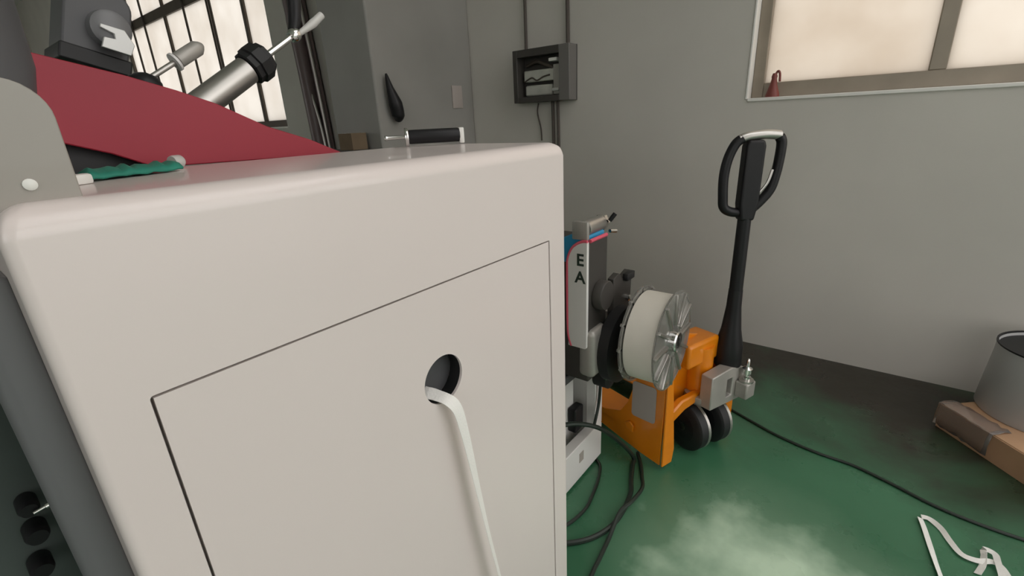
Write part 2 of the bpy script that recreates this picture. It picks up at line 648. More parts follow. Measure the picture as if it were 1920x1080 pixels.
# dark feed throat behind the hole
b = MB().lathe([(0, hr + .0035), (.026, hr + .0035)], (hx, my0 + .0065, hz), (hx, my0 + .3, hz), 48, caps=False)
throat = mp(b, 'feed_throat', 'black')
b = MB().lathe([(0, hr + .003), (.004, hr + .003)], (hx, my0 + .0325, hz), (hx, my0 + .3, hz), 48)
mp(b, 'throat_baffle', 'darkgrey', throat)

# raised left cowl
b = MB()
b.prism(rrect(mx0 + .001, mz1 - .03, 0.093, 1.348, (.001, .001, .030, .012), 8), (0, .528, 0), (1, 0, 0), (0, 0, 1), .18, (0, 1, 0))
cowl = mp(b, 'cowl', 'cowl', bevel=.006, seg=3)
b = MB().lathe([(0, .0045), (.002, .0045), (.003, .003)], (.064, .528, 1.270), (.064, .5, 1.270), 16)
mp(b, 'button', 'white', cowl)
b = MB().lathe([(0, .010), (.012, .011), (.018, .006)], (.050, .60, 1.347), (.050, .60, 1.4), 16)
mp(b, 'stop_knob', 'brightred')
# dark column behind the cowl
b = MB().lathe([(0, .030), (.07, .034), (.12, .046), (.30, .050), (.34, .046)], (.085, .76, 1.257), (.085, .76, 1.7), 28)
mp(b, 'dark_column', 'darkgrey')

# maroon guard plate standing along the back edge
gy = .868
pts = [(.10, 1.312), (.147, 1.300), (.200, 1.281), (.246, 1.258), (.50, 1.254), (.575, 1.250), (.50, 1.284), (.425, 1.310), (.352, 1.347), (.30, 1.366), (.239, 1.385), (.148, 1.408), (.10, 1.418)]
b = MB().prism(pts, (0, gy, 0), (1, 0, 0), (0, 0, 1), .012, (0, 1, 0))
guard = mp(b, 'guard_plate', 'red', bevel=.0015)
# dark cavity body behind the guard's low gap
b = MB().box((.09, .895, 1.19), (.275, 1.02, 1.315), bevel=.008)
mp(b, 'inner_frame', 'black')
b = MB().box((.05, my1 - .01, .30), (.78, 1.03, 1.20))
mp(b, 'back_frame', 'darkgrey', bevel=.01)

# dark grey head with a silver plate, behind the guard
b = MB()
b.prism(rrect(.0, .0, .095, .12, (.004, .004, .03, .02), 6), (.243, 1.16, 1.458), Vector((.95, 0, -.30)), Vector((.30, 0, .95)), .10, (0, 1, 0))
head = mp(b, 'print_head', 'darkgrey', bevel=.005)
b = MB()
b.prism(rrect(-.004, -.022, .098, .006, .004, 4), (.243, 1.15, 1.458), Vector((.95, 0, -.30)), Vector((.30, 0, .95)), .12, (0, 1, 0))
mp(b, 'head_base', 'black', head, bevel=.003)
b = MB()
b.prism([(.048, .012), (.090, .012), (.094, .032), (.078, .052), (.044, .050), (.044, .044), (.064, .040), (.066, .032), (.050, .030)], (.243, 1.128, 1.458), Vector((.95, 0, -.30)), Vector((.30, 0, .95)), .008, (0, 1, 0))
mp(b, 'silver_bracket', 'silverlbl', head, bevel=.001)
b = MB().lathe([(0, .024), (.004, .030), (.05, .034), (.12, .034)], (.317, 1.135, 1.487), (.317, 1.3, 1.49), 24)
mp(b, 'motor_housing', 'slate', head)
b = MB().cyl((.30, 1.21, 1.2), (.30, 1.21, 1.47), .02, n=16)
mp(b, 'head_post', 'darkgrey', head)

# large tilted spindle with collar, rod and clamp lever
A, B_ = Vector((.352, 1.0, 1.335)), Vector((.497, 1.0, 1.428))
ax = (B_ - A).normalized()
b = MB().lathe([(0, .0245), (.165, .0245)], A - ax * .02, B_, 28)
spin = mp(b, 'spindle', 'steel')
b = MB()
for k in range(9):
    a = 2 * math.pi * k / 9
b.lathe([(0, .028), (.002, .031), (.012, .031), (.014, .035), (.034, .035), (.036, .030), (.045, .028)], B_ - ax * .025, B_ + ax, 9)
mp(b, 'collar', 'black', spin, angle=20)
b = MB().cyl(B_, B_ + ax * .10, .0062, n=16)
mp(b, 'rod', 'chrome', spin)
R_ = B_ + ax * .10
b = MB().lathe([(0, .010), (.006, .013), (.016, .013), (.022, .009)], R_ - ax * .008, R_ + ax, 16)
mp(b, 'clamp', 'chrome', spin)
b = MB().tube([R_ + Vector((.004, -.004, .0)), R_ + Vector((.02, -.006, .010)), R_ + Vector((.045, -.006, .026)), R_ + Vector((.068, -.006, .044))], [.005, .006, .0085, .0075], 10)
mp(b, 'clamp_lever', 'clearw', spin)
b = MB().tube([R_ + Vector((.0, .004, .0)), R_ + Vector((.012, .006, .03)), R_ + Vector((.02, .006, .075))], [.009, .012, .014], 10)
mp(b, 'pivot_arm', 'blackp', spin)
b = MB().box((.33, .96, 1.26), (.38, 1.03, 1.345), bevel=.006)
mp(b, 'spindle_foot', 'blackp', spin)
b = MB().lathe([(0, .026), (.02, .026), (.024, .02)], A + ax * .0, A + ax, 24)
mp(b, 'shaft_seal', 'black', spin)

# small hand rod with grip
A, B_ = Vector((.298, 1.0, 1.386)), Vector((.398, 1.0, 1.447))
ax = (B_ - A).normalized()
b = MB().cyl(A, B_ - ax * .03, .0045, n=14)
hrod = mp(b, 'hand_rod', 'steel')
b = MB().lathe([(0, .0075), (.003, .0125), (.045, .0125), (.052, .008), (.056, .004)], B_ - ax * .048, B_ + ax, 20)
mp(b, 'grip', 'greysteel', hrod)
b = MB().lathe([(0, .015), (.004, .015)], B_ - ax * .052, B_ + ax, 20)
mp(b, 'grip_ring', 'enamel2', hrod)
b = MB().lathe([(0, .026), (.055, .026), (.066, .020), (.072, .008)], (.300, 1.0, 1.33), (.300, 1.0, 2), 20)
mp(b, 'rod_socket', 'blackp', hrod)

# left flank: slate side post and the lower body with knobs, its shade put into a dark colour
b = MB().prism(rrect(.0, .545, .034, .70, (.012, .004, .004, .012), 5), (0, 0, .07), (1, 0, 0), (0, 1, 0), 1.13, (0, 0, 1))
mp(b, 'side_post', 'slate', bevel=.003)
b = MB().box((-.60, .72, .12), (.03, .98, 1.16), bevel=.012)
flank = mp(b, 'flank_panel', 'flank_shade')
for kx, kz, kr in ((-.015, .916, .0095), (-.018, .880, .011), (-.026, .836, .011)):
    b = MB().lathe([(0, kr * .8), (.006, kr), (.028, kr), (.034, kr * .8)], (kx, .722, kz), (kx, .6, kz), 20)
    kn = mp(b, 'adjusting_knob', 'blackp', flank)
b = MB().lathe([(0, .002), (.010, .002), (.0105, .0035), (.014, .0035)], (-.013, .684, .914), (-.001, .684, .9155), 10)
mp(b, 'chrome_screw', 'chrome', flank)
for fx in (.08, .76):
    for fy in (.55, .82):
        b = MB().lathe([(0, .028), (.012, .030), (.02, .016), (.075, .014)], (fx, fy, 0), (fx, fy, 1), 16)
        mp(b, 'leveling_foot', 'steel')

# green cloth and small clear bits lying on the machine top by the cowl
rng = random.Random(4)
b = MB()
N, K = 14, 5
rows = []
for i in range(N + 1):
    row = []
    for j in range(K + 1):
        x = .130 + .110 * i / N
        y = .700 + .05 * i / N + (.075 - .03 * abs(i / N - .5)) * (j / K - .2)
        z = mz1 + .004 + .009 * math.sin(math.pi * j / K) * (0.6 + .5 * math.sin(i * 1.3) ** 2) + .002 * rng.random()
        row.append(b.bm.verts.new((x, y, z)))
    rows.append(row)
for i in range(N):
    for j in range(K):
        b.bm.faces.new((rows[i][j], rows[i + 1][j], rows[i + 1][j + 1], rows[i][j + 1]))
o = b.build('green_cloth', 'green')
sd = o.modifiers.new('solid', 'SOLIDIFY')
sd.thickness = .003
tag(o, 'crumpled green cloth strip on the machine top beside the cowl', 'cloth')
b = MB().lathe([(0, .008), (.003, .009), (.014, .009), (.018, .006)], (.247, .80, mz1 + .0095), (.27, .812, mz1 + .0095), 16)
tag(b.build('plastic_spool', 'clearw'), 'small cloudy plastic spool at the end of the green cloth', 'spool')
b = MB().box((-.012, -.006, 0), (.012, .006, .011), bevel=.003)
o = b.build('plastic_cap', 'white')  # loose white plastic cap, shaped as a small rounded block
o.location = (.118, .665, mz1)
o.rotation_euler = (0, 0, .6)
tag(o, 'tiny white plastic cap beside the cowl foot', 'cap')

# black roller lying at the back of the top
rl = empty('roller', (.736, .785, mz1), -math.radians(38))
tag(rl, 'black roller with silver flange lying on the machine top', 'roller')
r0 = Vector((-.052, 0, .0195))
b = MB().lathe([(0, .014), (.004, .0145), (.105, .0145), (.109, .013)], r0, r0 + Vector((1, 0, 0)), 24)
b.build('roller_body', 'blackp', rl)
b = MB().lathe([(0, .0185), (.002, .019), (.005, .019), (.007, .0175)], r0 - Vector((.007, 0, 0)), r0 + Vector((1, 0, 0)), 28)
b.build('flange', 'chrome', rl)
b = MB().lathe([(0, .004), (.004, .0055), (.008, .004), (.045, .004)], r0 - Vector((.05, 0, 0)), r0 + Vector((1, 0, 0)), 14)
b.build('axle_pin', 'chrome', rl)
b = MB().box((.056, -.012, .002), (.066, .012, .034), bevel=.002)
b.build('end_block', 'white', rl)

# white tape hanging out of the hole
b = MB()
b.ribbon([
    (.421, .530, .896, 1, 0, .35),
    (.424, .522, .8945, 1, 0, .35),
    (.430, .512, .8915, 1, 0, .30),
    (.437, .490, .886, 1, .05, .18),
    (.446, .481, .868, 1, .10, .10),
    (.453, .478, .83, 1, .18, .05),
    (.461, .476, .77, 1, .32, 0),
    (.472, .474, .68, .95, .50, 0),
    (.486, .471, .57, .85, .62, 0),
    (.503, .467, .45, .80, .68, 0),
    (.520, .463, .32, .75, .70, 0),
    (.535, .459, .16, .80, .60, 0),
    (.545, .455, .02, .85, .40, 0),
    (.555, .43, .004, .80, .3, 0),
    (.575, .38, .003, .80, .4, 0)], .021, .0010, 8)
tag(b.build('hanging_tape', 'tape', angle=60), 'white woven tape hanging from the round hole in the machine', 'tape')


# ------------------------------------------------------------------ second machine behind
m2 = empty('label_winder', (1.31, .86, 0))
tag(m2, 'smaller white and dark machine with blue and pink cover behind the big machine', 'machine')


def m2p(b, name, material, parent=None, **k):
    o = b.build(name, material, None, **k)
    o.parent = parent or m2
    o.location = -m2.location if parent is None else (0, 0, 0)
    return o


def bx2(name, material, lo, hi, bev=.003, parent=None, seg=2):
    return m2p(MB().box(lo, hi), name, material, parent, bevel=bev, seg=seg)


# base frame: beams and posts
bx2('base_beam', 'enamel2', (1.06, .722, .012), (1.43, .762, .165))
bx2('frame_post', 'enamel2', (1.375, .722, .166), (1.43, .762, .42))
bx2('frame_post', 'enamel2', (1.27, .80, .02), (1.345, .86, .50))
bx2('base_beam', 'enamel2', (1.06, 1.04, .012), (1.43, 1.08, .165))
bx2('frame_post', 'enamel2', (1.375, 1.04, .166), (1.43, 1.08, .42))
bx2('frame_post', 'enamel2', (1.06, 1.04, .166), (1.11, 1.08, .42))
bx2('side_beam', 'enamel2', (1.385, .763, .02), (1.43, 1.039, .10))
bx2('deck_plate', 'darkgrey', (1.06, .74, .44), (1.40, 1.08, .47))
bx2('side_panel', 'enamel2', (1.388, .764, .101), (1.398, .93, .44))
bx2('inner_panel', 'enamel2', (1.15, .885, .17), (1.37, .897, .44))
bx2('data_plate', 'greyfilm', (1.255, .7205, .085), (1.285, .7225, .125), 0)
# dark control housing and cable gland inside the frame
bx2('drive_box', 'blackp', (1.30, .765, .168), (1.36, .80, .27), .006)
# tower
tw = bx2('tower', 'ebox', (1.205, .662, .475), (1.325, .93, .945), .004)
# white face plate with rounded far top corner, pink edging, blue shell
face = m2p(MB().prism([(y, z) for y, z in rrect(.662, .60, .728, .95, (.008, .002, .055, .002), 8)], (1.192, 0, 0), (0, 1, 0), (0, 0, 1), .012, (1, 0, 0)), 'face_plate', 'enamel2', bevel=.001)
ring_o = rrect(.660, .58, .7355, .9565, (.008, .02, .052, .002), 8)
edge_pts = [(1.194, y, z) for y, z in ring_o if y > .69 or z > .93]
m2p(MB().tube([(1.195, .662, .9535), (1.195, .680, .951), (1.195, .700, .941), (1.195, .717, .924), (1.195, .729, .895), (1.195, .732, .86), (1.195, .732, .72), (1.195, .729, .64), (1.195, .718, .60)], .0048, 8), 'pink_edging', 'pink')
m2p(MB().tube([(1.21, .662, .951), (1.25, .662, .951), (1.32, .664, .949)], .006, 8), 'pink_edging', 'pink')
m2p(MB().prism([(.672, .875), (.672, .962), (.69, .972), (.715, .971), (.745, .958), (.79, .935), (.84, .90), (.90, .82), (.86, .82), (.80, .875)], (1.2045, 0, 0), (0, 1, 0), (0, 0, 1), .118, (1, 0, 0)), 'blue_cover', 'blue', bevel=.004)


def lettering(body, size, mtx, name, parent):
    cu = bpy.data.curves.new('t', 'FONT')
    cu.body = body
    cu.size = size
    cu.extrude = .0006
    cu.offset = .0012
    cu.align_x = 'CENTER'
    cu.align_y = 'CENTER'
    t = bpy.data.objects.new('t', cu)
    COL.objects.link(t)
    bpy.context.view_layer.update()
    me = bpy.data.meshes.new_from_object(t.evaluated_get(bpy.context.evaluated_depsgraph_get()))
    bpy.data.objects.remove(t)
    bpy.data.curves.remove(cu)
    me.transform(mtx)
    me.materials.clear()
    me.materials.append(M['plateprint'])
    o = bpy.data.objects.new(name, me)
    COL.objects.link(o)
    o.parent = parent
    return o


# letters read on the face that looks towards -X
fm = Matrix(((0, 0, -1, 1.1915), (-1, 0, 0, .685), (0, 1, 0, 0), (0, 0, 0, 1)))
lettering('E', .052, Matrix.Translation((0, 0, .893)) @ fm, 'letter', face)
lettering('A', .052, Matrix.Translation((0, 0, .838)) @ fm, 'letter', face)

# aluminium cylinder across the tower's top
al = m2p(MB().lathe([(0, .022), (.002, .024), (.10, .024), (.103, .020)], (1.225, .690, .983), (1.6, .690, .983), 24), 'air_cylinder', 'steel')
m2p(MB().box((1.196, .664, .955), (1.212, .716, 1.010), bevel=.003), 'cylinder_bracket', 'greysteel', al)
m2p(MB().lathe([(0, .026), (.016, .026), (.018, .016), (.022, .016)], (1.328, .690, .983), (1.6, .690, .983), 6), 'cylinder_head', 'chrome', al, angle=20)
m2p(MB().cyl((1.335, .662, .99), (1.345, .648, 1.012), .007, n=10), 'air_fitting', 'blackp', al)
m2p(MB().cyl((1.345, .665, .955), (1.375, .658, .950), .006, n=10), 'air_fitting', 'chrome', al)
# dark swing arm plates and gears
m2p(MB().prism([(1.335, .60), (1.33, .80), (1.37, .81), (1.40, .785), (1.455, .80), (1.47, .77), (1.465, .70), (1.50, .62), (1.47, .585), (1.40, .60)], (0, .640, 0), (1, 0, 0), (0, 0, 1), .022, (0, 1, 0)), 'arm_plate', 'ebox', bevel=.002)
m2p(MB().lathe([(0, .045), (.004, .048), (.03, .048), (.034, .04)], (1.27, .630, .765), (1.27, .7, .765), 28), 'gear_cover', 'ebox')
m2p(MB().box((1.40, .622, .775), (1.455, .642, .800), bevel=.003), 'stop_block', 'black')
m2p(MB().lathe([(0, .011), (.012, .011), (.014, .007)], (1.435, .642, .705), (1.435, .6, .705), 12), 'hex_bolt', 'chrome')
m2p(MB().lathe([(0, .128), (.004, .132), (.040, .132), (.044, .12)], (1.355, .645, .565), (1.355, .5, .565), 36), 'supply_disc', 'black')
m2p(MB().lathe([(0, .016), (.20, .016), (.205, .012)], (1.36, .66, .617), (1.36, .4, .617), 20), 'reel_axle', 'steel')
m2p(MB().box((1.20, .64, .49), (1.30, .70, .66), bevel=.02, seg=4), 'motor', 'greysteel')
m2p(MB().lathe([(0, .045), (.05, .045), (.055, .03)], (1.35, .70, .43), (1.35, .62, .43), 24), 'tension_drum', 'black')
m2p(MB().box((1.27, .625, .462), (1.33, .637, .470), bevel=.001), 'silver_strip', 'chrome')

# reel of white ribbon with clear spoked flanges
reel = empty('ribbon_reel', (1.365, .50, .617))
tag(reel, 'reel of cream white ribbon with clear spoked flanges', 'reel')
RC = Vector((0, 0, 0))
b = MB().lathe([(0, .05), (0, .146), (.096, .146), (.096, .05)], (0, -.046, 0), (0, 1, 0), 56, caps=False)
b.build('ribbon_winding', 'reelwhite', reel)
for sgn, yy in ((-1, -.052), (1, .056)):
    b = MB()
    b.lathe([(0, .155), (0, .163), (.006, .163), (.006, .155)], (0, yy - .003, 0), (0, 1, 0), 56, caps=False)
    b.lathe([(0, .018), (0, .058), (.006, .058), (.006, .018), (0, .018)], (0, yy - .003, 0), (0, 1, 0), 32, caps=False)
    b.lathe([(.001, .056), (.001, .157), (.004, .157), (.004, .056)], (0, yy - .003, 0), (0, 1, 0), 56, caps=False)
    fl = b.build('flange', 'clear', reel)
    for k in range(12):
        a = 2 * math.pi * k / 12
        ca, sa = math.cos(a), math.sin(a)
        s = MB().box((.055, -.006, -.005), (.158, .006, .005), bevel=.002)
        so = s.build('spoke', 'steel', fl)
        so.location = (0, yy + sgn * .004, 0)
        so.rotation_euler = (0, -a, 0)
b = MB().lathe([(0, .020), (0, .034), (.016, .034), (.02, .030), (.02, .020)], (0, -.052, 0), (0, -1, 0), 24, caps=False)
b.build('hub', 'chrome', reel)

# ------------------------------------------------------------------ pallet jack
jk = empty('pallet_jack', (1.815, .438, 0), -math.atan2(.319, .948))
tag(jk, 'orange hand pallet jack with tall black loop handle by the wall', 'pallet jack')


def jp(b, name, material, parent=None, **k):
    o = b.build(name, material, None, **k)
    o.parent = parent or jk
    return o


# side gusset of the left fork with rounded shoulder, then forks going away
for sx, sw in ((-1, .335), (1, .10)):
    side = [(-.045, .0), (-.045, .06), (-.052, .39), (-.035, .425), (.055, .385), (.075, .36), (.125, .20), (.165, .135), (.255, .10), (1.05, .085), (1.10, .05), (1.05, .025), (.30, .02), (.05, .0)]
    side = [(y, z + .020) for y, z in side]
    g = jp(MB().prism(side, (sx * sw, 0, 0), (0, 1, 0), (0, 0, 1), .008, (-sx, 0, 0)), 'fork_side', 'orange', bevel=.002)
    jp(MB().box((min(sx * sw, sx * (sw - .16)), .20, .088), (max(sx * sw, sx * (sw - .16)), 1.04, .096)), 'fork_top', 'orange', bevel=.002)
    jp(MB().prism([(.0, .02), (.0, .42), (.012, .43), (.03, .40), (.065, .08), (.055, .02)], (sx * sw, -.052, 0), (-sx, 0, 0), (0, 0, 1), .008, (0, -1, 0)), 'fork_flange', 'orange', bevel=.003)
    if sx < 0:
        jp(MB().prism(rrect(.0, .19, .115, .345, .014, 5), (-.3365, -.014, 0), (0, 1, -.14), (0, 0.0, 1), .0015, (-1, 0, 0)), 'data_sticker', 'greyfilm', g)
        jp(MB().prism([(.0, .0), (.035, .004), (.042, .028), (.018, .044), (-.002, .03)], (-.336, .085, .100), (0, 1, 0), (0, 0, 1), .010, (-1, 0, 0)), 'lug', 'orange', g, bevel=.003)
    jp(MB().lathe([(0, .036), (.006, .04), (.05, .04), (.056, .036)], (sx * (sw - .08) - .028, .95, .041), (1, .95, .041), 20), 'load_wheel', 'black')
# crosshead between the forks and link arm to the pump
jp(MB().box((-.327, .02, .20), (.092, .034, .36)), 'crosshead', 'orange', bevel=.003)
jp(MB().box((-.19, -.035, .375), (-.005, .08, .475)), 'pump_head', 'orange', bevel=.012, seg=3)
jp(MB().prism([(-.20, .36), (-.02, .36), (-.005, .44), (-.03, .465), (-.16, .505), (-.21, .48)], (0, .02, 0), (1, 0, 0), (0, 0, 1), .03, (0, 1, 0)), 'tank_top', 'orange', bevel=.006)
jp(MB().prism([(-.33, .16), (-.20, .215), (-.10, .225), (.02, .225), (.02, .262), (-.12, .262), (-.22, .262), (-.33, .205)], (0, -.045, 0), (1, 0, 0), (0, 0, 1), .03, (0, 1, 0)), 'link_arm', 'orange', bevel=.006)
jp(MB().lathe([(0, .03), (.012, .062), (.03, .075), (.05, .075), (.055, .065)], (-.07, -.03, .195), (-.07, -.03, 1), 28), 'pump_base', 'greysteel')
jp(MB().lathe([(0, .05), (.20, .05)], (-.07, 0, .24), (-.07, 0, 1), 24), 'pump_barrel', 'orange')
# cast steering yoke with a square hole
yk = empty('tmp')
bpy.data.objects.remove(yk)
yoke = MB().prism([(-.135, .215), (.075, .20), (.085, .25), (.075, .335), (-.015, .36), (-.135, .355)], (0, -.105, 0), (1, 0, 0), (0, 0, 1), .05, (0, 1, 0)).build('steering_yoke', 'greysteel')
c1 = MB().box((-.035, -.2, .235), (.0, .0, .315)).build('c', 'greysteel')
cut(yoke, [c1])
yoke.parent = jk
md = yoke.modifiers.new('bevel', 'BEVEL')
md.width = .004
md.segments = 2
md.limit_method = 'ANGLE'
jp(MB().box((-.035, -.075, .235), (.0, -.066, .315)), 'yoke_pocket', 'blackp')
jp(MB().lathe([(0, .016), (.012, .016), (.014, .010), (.028, .010), (.030, .019), (.048, .019), (.056, .008), (.085, .006), (.09, .003)], (.05, -.13, .30), (.05, -.13, 1), 18), 'release_valve', 'chrome')
jp(MB().lathe([(0, .028), (.008, .028)], (.05, -.13, .292), (.05, -.13, 1), 18), 'valve_seat', 'steel')
jp(MB().box((.02, -.155, .225), (.08, -.104, .293)), 'valve_block', 'greysteel', bevel=.006)

# steering wheels, turned
st = math.radians(-8)
for k in (-1, 1):
    wv = Vector((math.cos(st), math.sin(st), 0))
    c = Vector((-.078, -.020, .104)) + wv * (.058 * k)
    wh = jp(MB().lathe([(0, .02), (0, .092), (.008, .103), (.046, .103), (.054, .092), (.054, .02)], c - wv * .027, c + wv, 40), 'steer_wheel', 'black')
    jp(MB().lathe([(.0, .02), (-.001, .060), (.004, .068), (.050, .068), (.055, .060), (.054, .02)], c - wv * .027, c + wv, 32), 'wheel_rim', 'blackp', wh)
    jp(MB().lathe([(.040, .1025), (.041, .104), (.052, .104), (.053, .1025)], c - wv * .027, c + wv, 40, caps=False), 'wheel_band', 'steel', wh)
wv = Vector((math.cos(st), math.sin(st), 0))
c = Vector((-.078, -.020, .104))
jp(MB().cyl(c - wv * .085, c + wv * .085, .018, n=16), 'axle', 'steel')

# handle: cast foot, tapered bar, loop with grip and release lever
hx0, hy0 = .030, -.055
jp(MB().lathe([(0, .040), (.02, .052), (.10, .050), (.17, .036), (.26, .027), (.33, .025)], (hx0, hy0, .33), (hx0, hy0, 1), 24), 'handle_foot', 'blackp')
jp(MB().lathe([(0, .0245), (.42, .0225)], (hx0, hy0, .56), (hx0, hy0, 1.5), 24), 'handle_bar', 'blackp')
loopdir = math.radians(-33)          # loop turned with the wheels
ld = Vector((math.cos(loopdir), math.sin(loopdir), 0))


def lp(a, z):
    return Vector((hx0, hy0, 0)) + ld * a + Vector((0, 0, z))


jp(MB().tube([lp(.0, .955), lp(-.045, .955), lp(-.078, .972), lp(-.086, 1.01), lp(-.090, 1.08), lp(-.082, 1.14), lp(-.062, 1.188), lp(-.04, 1.206)], .0165, 12), 'handle_loop', 'blackp')
jp(MB().tube([lp(.02, .962), lp(.05, .992), lp(.078, 1.03), lp(.090, 1.08), lp(.096, 1.14), lp(.096, 1.188), lp(.086, 1.208)], .0165, 12), 'handle_loop', 'blackp')
jp(MB().tube([lp(-.05, 1.203), lp(-.02, 1.212), lp(.04, 1.216), (lp(.088, 1.212))], .0155, 12), 'grip_bar', 'steel')
jp(MB().prism([(-.024, .925), (.024, .925), (.034, .985), (.036, 1.18), (.030, 1.20), (-.024, 1.20), (-.030, 1.18), (-.032, .985)], lp(0, 0) + Vector((-.012, -.019, 0)), ld, (0, 0, 1), .046, Vector((-ld.y, ld.x, 0))), 'handle_web', 'blackp', bevel=.008, seg=3)
jp(MB().tube([lp(.03, 1.02) + Vector((0, -.01, 0)), lp(.05, 1.055) + Vector((0, -.015, 0)), lp(.062, 1.10) + Vector((0, -.015, 0))], .005, 8), 'release_lever', 'steel')

# ------------------------------------------------------------------ things on the wall
eb = empty('switch_box', (XW, 1.85, 1.405))
tag(eb, 'open dark grey electrical switch box mounted on the wall', 'switch box')


def ep(b, name, material, parent=None, **k):
    o = b.build(name, material, None, **k)
    o.parent = parent or eb
    return o


W2, H2, D2 = .215, .318, .10
ep(MB().box((-.012, -W2, 0), (0, W2, H2)), 'back_plate', 'ebox', bevel=.002)
for lo, hi in (((-D2, W2 - .035, 0), (-.012, W2, H2)), ((-D2, -W2, 0), (-.012, -W2 + .075, H2)), ((-D2, -W2 + .075, 0), (-.012, W2 - .035, .035)), ((-D2, -W2 + .075, H2 - .045), (-.012, W2 - .035, H2))):
    ep(MB().box(lo, hi), 'box_wall', 'ebox' if lo[1] > -.2 else 'eboxlid', bevel=.003)
ep(MB().box((-.060, -.10, .125), (-.012, .155, .195)), 'fuse_block', 'fuse', bevel=.006)
ep(MB().box((-.056, -.06, .040), (-.012, .150, .105)), 'fuse_block', 'fuse', bevel=.010)
ep(MB().tube([(-.062, .15, .128), (-.064, .09, .150), (-.064, .05, .132), (-.064, 0, .150), (-.062, -.05, .158)], .005, 8), 'jumper_wire', 'wire')
ep(MB().tube([(-.03, .15, .225), (-.05, .06, .245), (-.05, 0, .225), (-.05, -.06, .20), (-.03, -.11, .14)], .011, 8), 'jumper_wire', 'wire')
ep(MB().box((-.085, -.115, .232), (-.012, -.055, .252)), 'terminal', 'white', bevel=.004)
ep(MB().box((-.080, -.125, .058), (-.012, -.075, .078)), 'terminal', 'silverlbl', bevel=.004)
ep(MB().box((-.07, -.125, .04), (-.012, -.080, .215)), 'terminal_strip', 'greysteel', bevel=.004)


def conduit(name, pts, r, label, material='wire', group=None):
    o = MB().tube(pts, r, 8).build(name, material)
    return tag(o, label, 'conduit' if r > .008 else 'wire', group)


conduit('wall_conduit', [(XW - .012, 2.015, 1.715), (XW - .012, 2.012, 2.4), (XW - .012, 2.01, 3.2), (XW - .012, 2.01, ZC)], .010,
        'thin conduit rising from the left top of the switch box')
conduit('wall_conduit', [(XW - .012, 1.695, 1.722), (XW - .012, 1.70, 2.4), (XW - .012, 1.70, 3.2), (XW - .012, 1.70, ZC)], .012,
        'thin conduit rising from the right top of the switch box')
conduit('wall_wire', [(XW - .008, 1.93, 1.40), (XW - .008, 1.94, 1.34), (XW - .008, 1.915, 1.24), (XW - .008, 1.91, 1.16)], .005,
        'short loose wire end hanging under the switch box')
conduit('wall_conduit', [(XW - .012, 1.815, 1.405), (XW - .012, 1.81, 1.1), (XW - .012, 1.81, .6), (XW - .012, 1.81, .0)], .010,
        'lower conduit running down from the switch box, farther from the window')
conduit('wall_conduit', [(XW - .012, 1.775, 1.405), (XW - .012, 1.77, 1.1), (XW - .012, 1.77, .6), (XW - .012, 1.77, .0)], .010,
        'lower conduit running down from the switch box, nearer the window')

# hose bundle left of the pillar
hb = empty('hose_bundle', (XW, 4.5, 0))
tag(hb, 'bundle of dark plum hoses hanging on the wall by the barred window', 'hoses')
for y0, y1, xo, r, mm in ((4.78, 4.66, -.05, .028, 'hose'), (4.62, 4.55, -.08, .075, 'hose'), (4.50, 4.42, -.05, .035, 'hose'), (4.74, 4.44, -.10, .014, 'steel'), (4.46, 4.38, -.09, .012, 'steel')):
    MB().tube([(xo, y0 - 4.5, ZC), (xo, y0 - 4.5 + .01, 2.6), (xo, (y0 + y1) / 2 - 4.5, 1.9), (xo, y1 - 4.5, 1.3), (xo, y1 - 4.53, .6), (xo, y1 - 4.53, .02)], r, 10).build('hose', mm, hb)
# dark glove hanging on the pillar
b = MB().tube([(2.00, 2.49, 1.60), (2.005, 2.475, 1.52), (2.03, 2.47, 1.43), (2.045, 2.475, 1.36), (2.04, 2.485, 1.325)], [.006, .022, .042, .040, .012], 12)
tag(b.build('hanging_rag', 'blackp'), 'dark drooping rag hung on the pillar', 'rag')
b = MB().box((2.58, 2.512, 1.40), (2.68, 2.519, 1.55), bevel=.002)
tag(b.build('wall_notice', 'greyfilm'), 'faint small paper notice on the pillar face', 'notice')
# cabinet with a carton beside the pillar
cb = empty('tool_cabinet', (1.66, 2.80, 0))
tag(cb, 'dark low tool cabinet against the pillar', 'cabinet')
MB().box((-.24, -.22, .04), (.24, .25, 1.17)).build('body', 'darkgrey', cb, bevel=.006)
for k in (-1, 1):
    d = MB().box((min(0, k * .23) + .004 * (k > 0), -.232, .08), (max(0, k * .23) - .004 * (k < 0), -.221, 1.14)).build('door', 'darkgrey', cb, bevel=.002)
    MB().box((k * .03 - .008, -.250, .58), (k * .03 + .008, -.233, .70)).build('handle', 'steel', d, bevel=.003)
MB().box((-.23, -.20, 0), (.23, .22, .04)).build('plinth', 'black', cb)
ct = empty('small_carton', (1.845, 2.70, 1.17))
tag(ct, 'small dull brown carton on the dark tool cabinet', 'carton')
MB().box((-.055, -.07, 0), (.055, .07, .10)).build('carton_body', 'carddark', ct, bevel=.002)
MB().box((-.055, -.018, .10), (.055, .018, .1012)).build('packing_tape', 'film', ct)

# clip on the window sill
cl = empty('window_clip', (XW + .03, .525, SILL + .006))
tag(cl, 'red brown plastic catch standing in the window corner', 'catch')
MB().lathe([(0, .032), (.01, .032), (.055, .018), (.085, .012), (.095, .014), (.11, .009)], (0, 0, 0), (0, 0, 1), 16).build('catch_body', 'brownclip', cl)
MB().tube([(0, 0, .095), (0, -.012, .118), (0, -.022, .108), (0, -.026, .07)], .0055, 8).build('catch_hook', 'brownclip', cl)

# ------------------------------------------------------------------ carton and drum by the wall
cx = empty('flat_carton', (2.395, -.345, 0), math.atan2(-.66, -.75))
tag(cx, 'flat brown carton under clear film on the floor by the wall', 'carton')
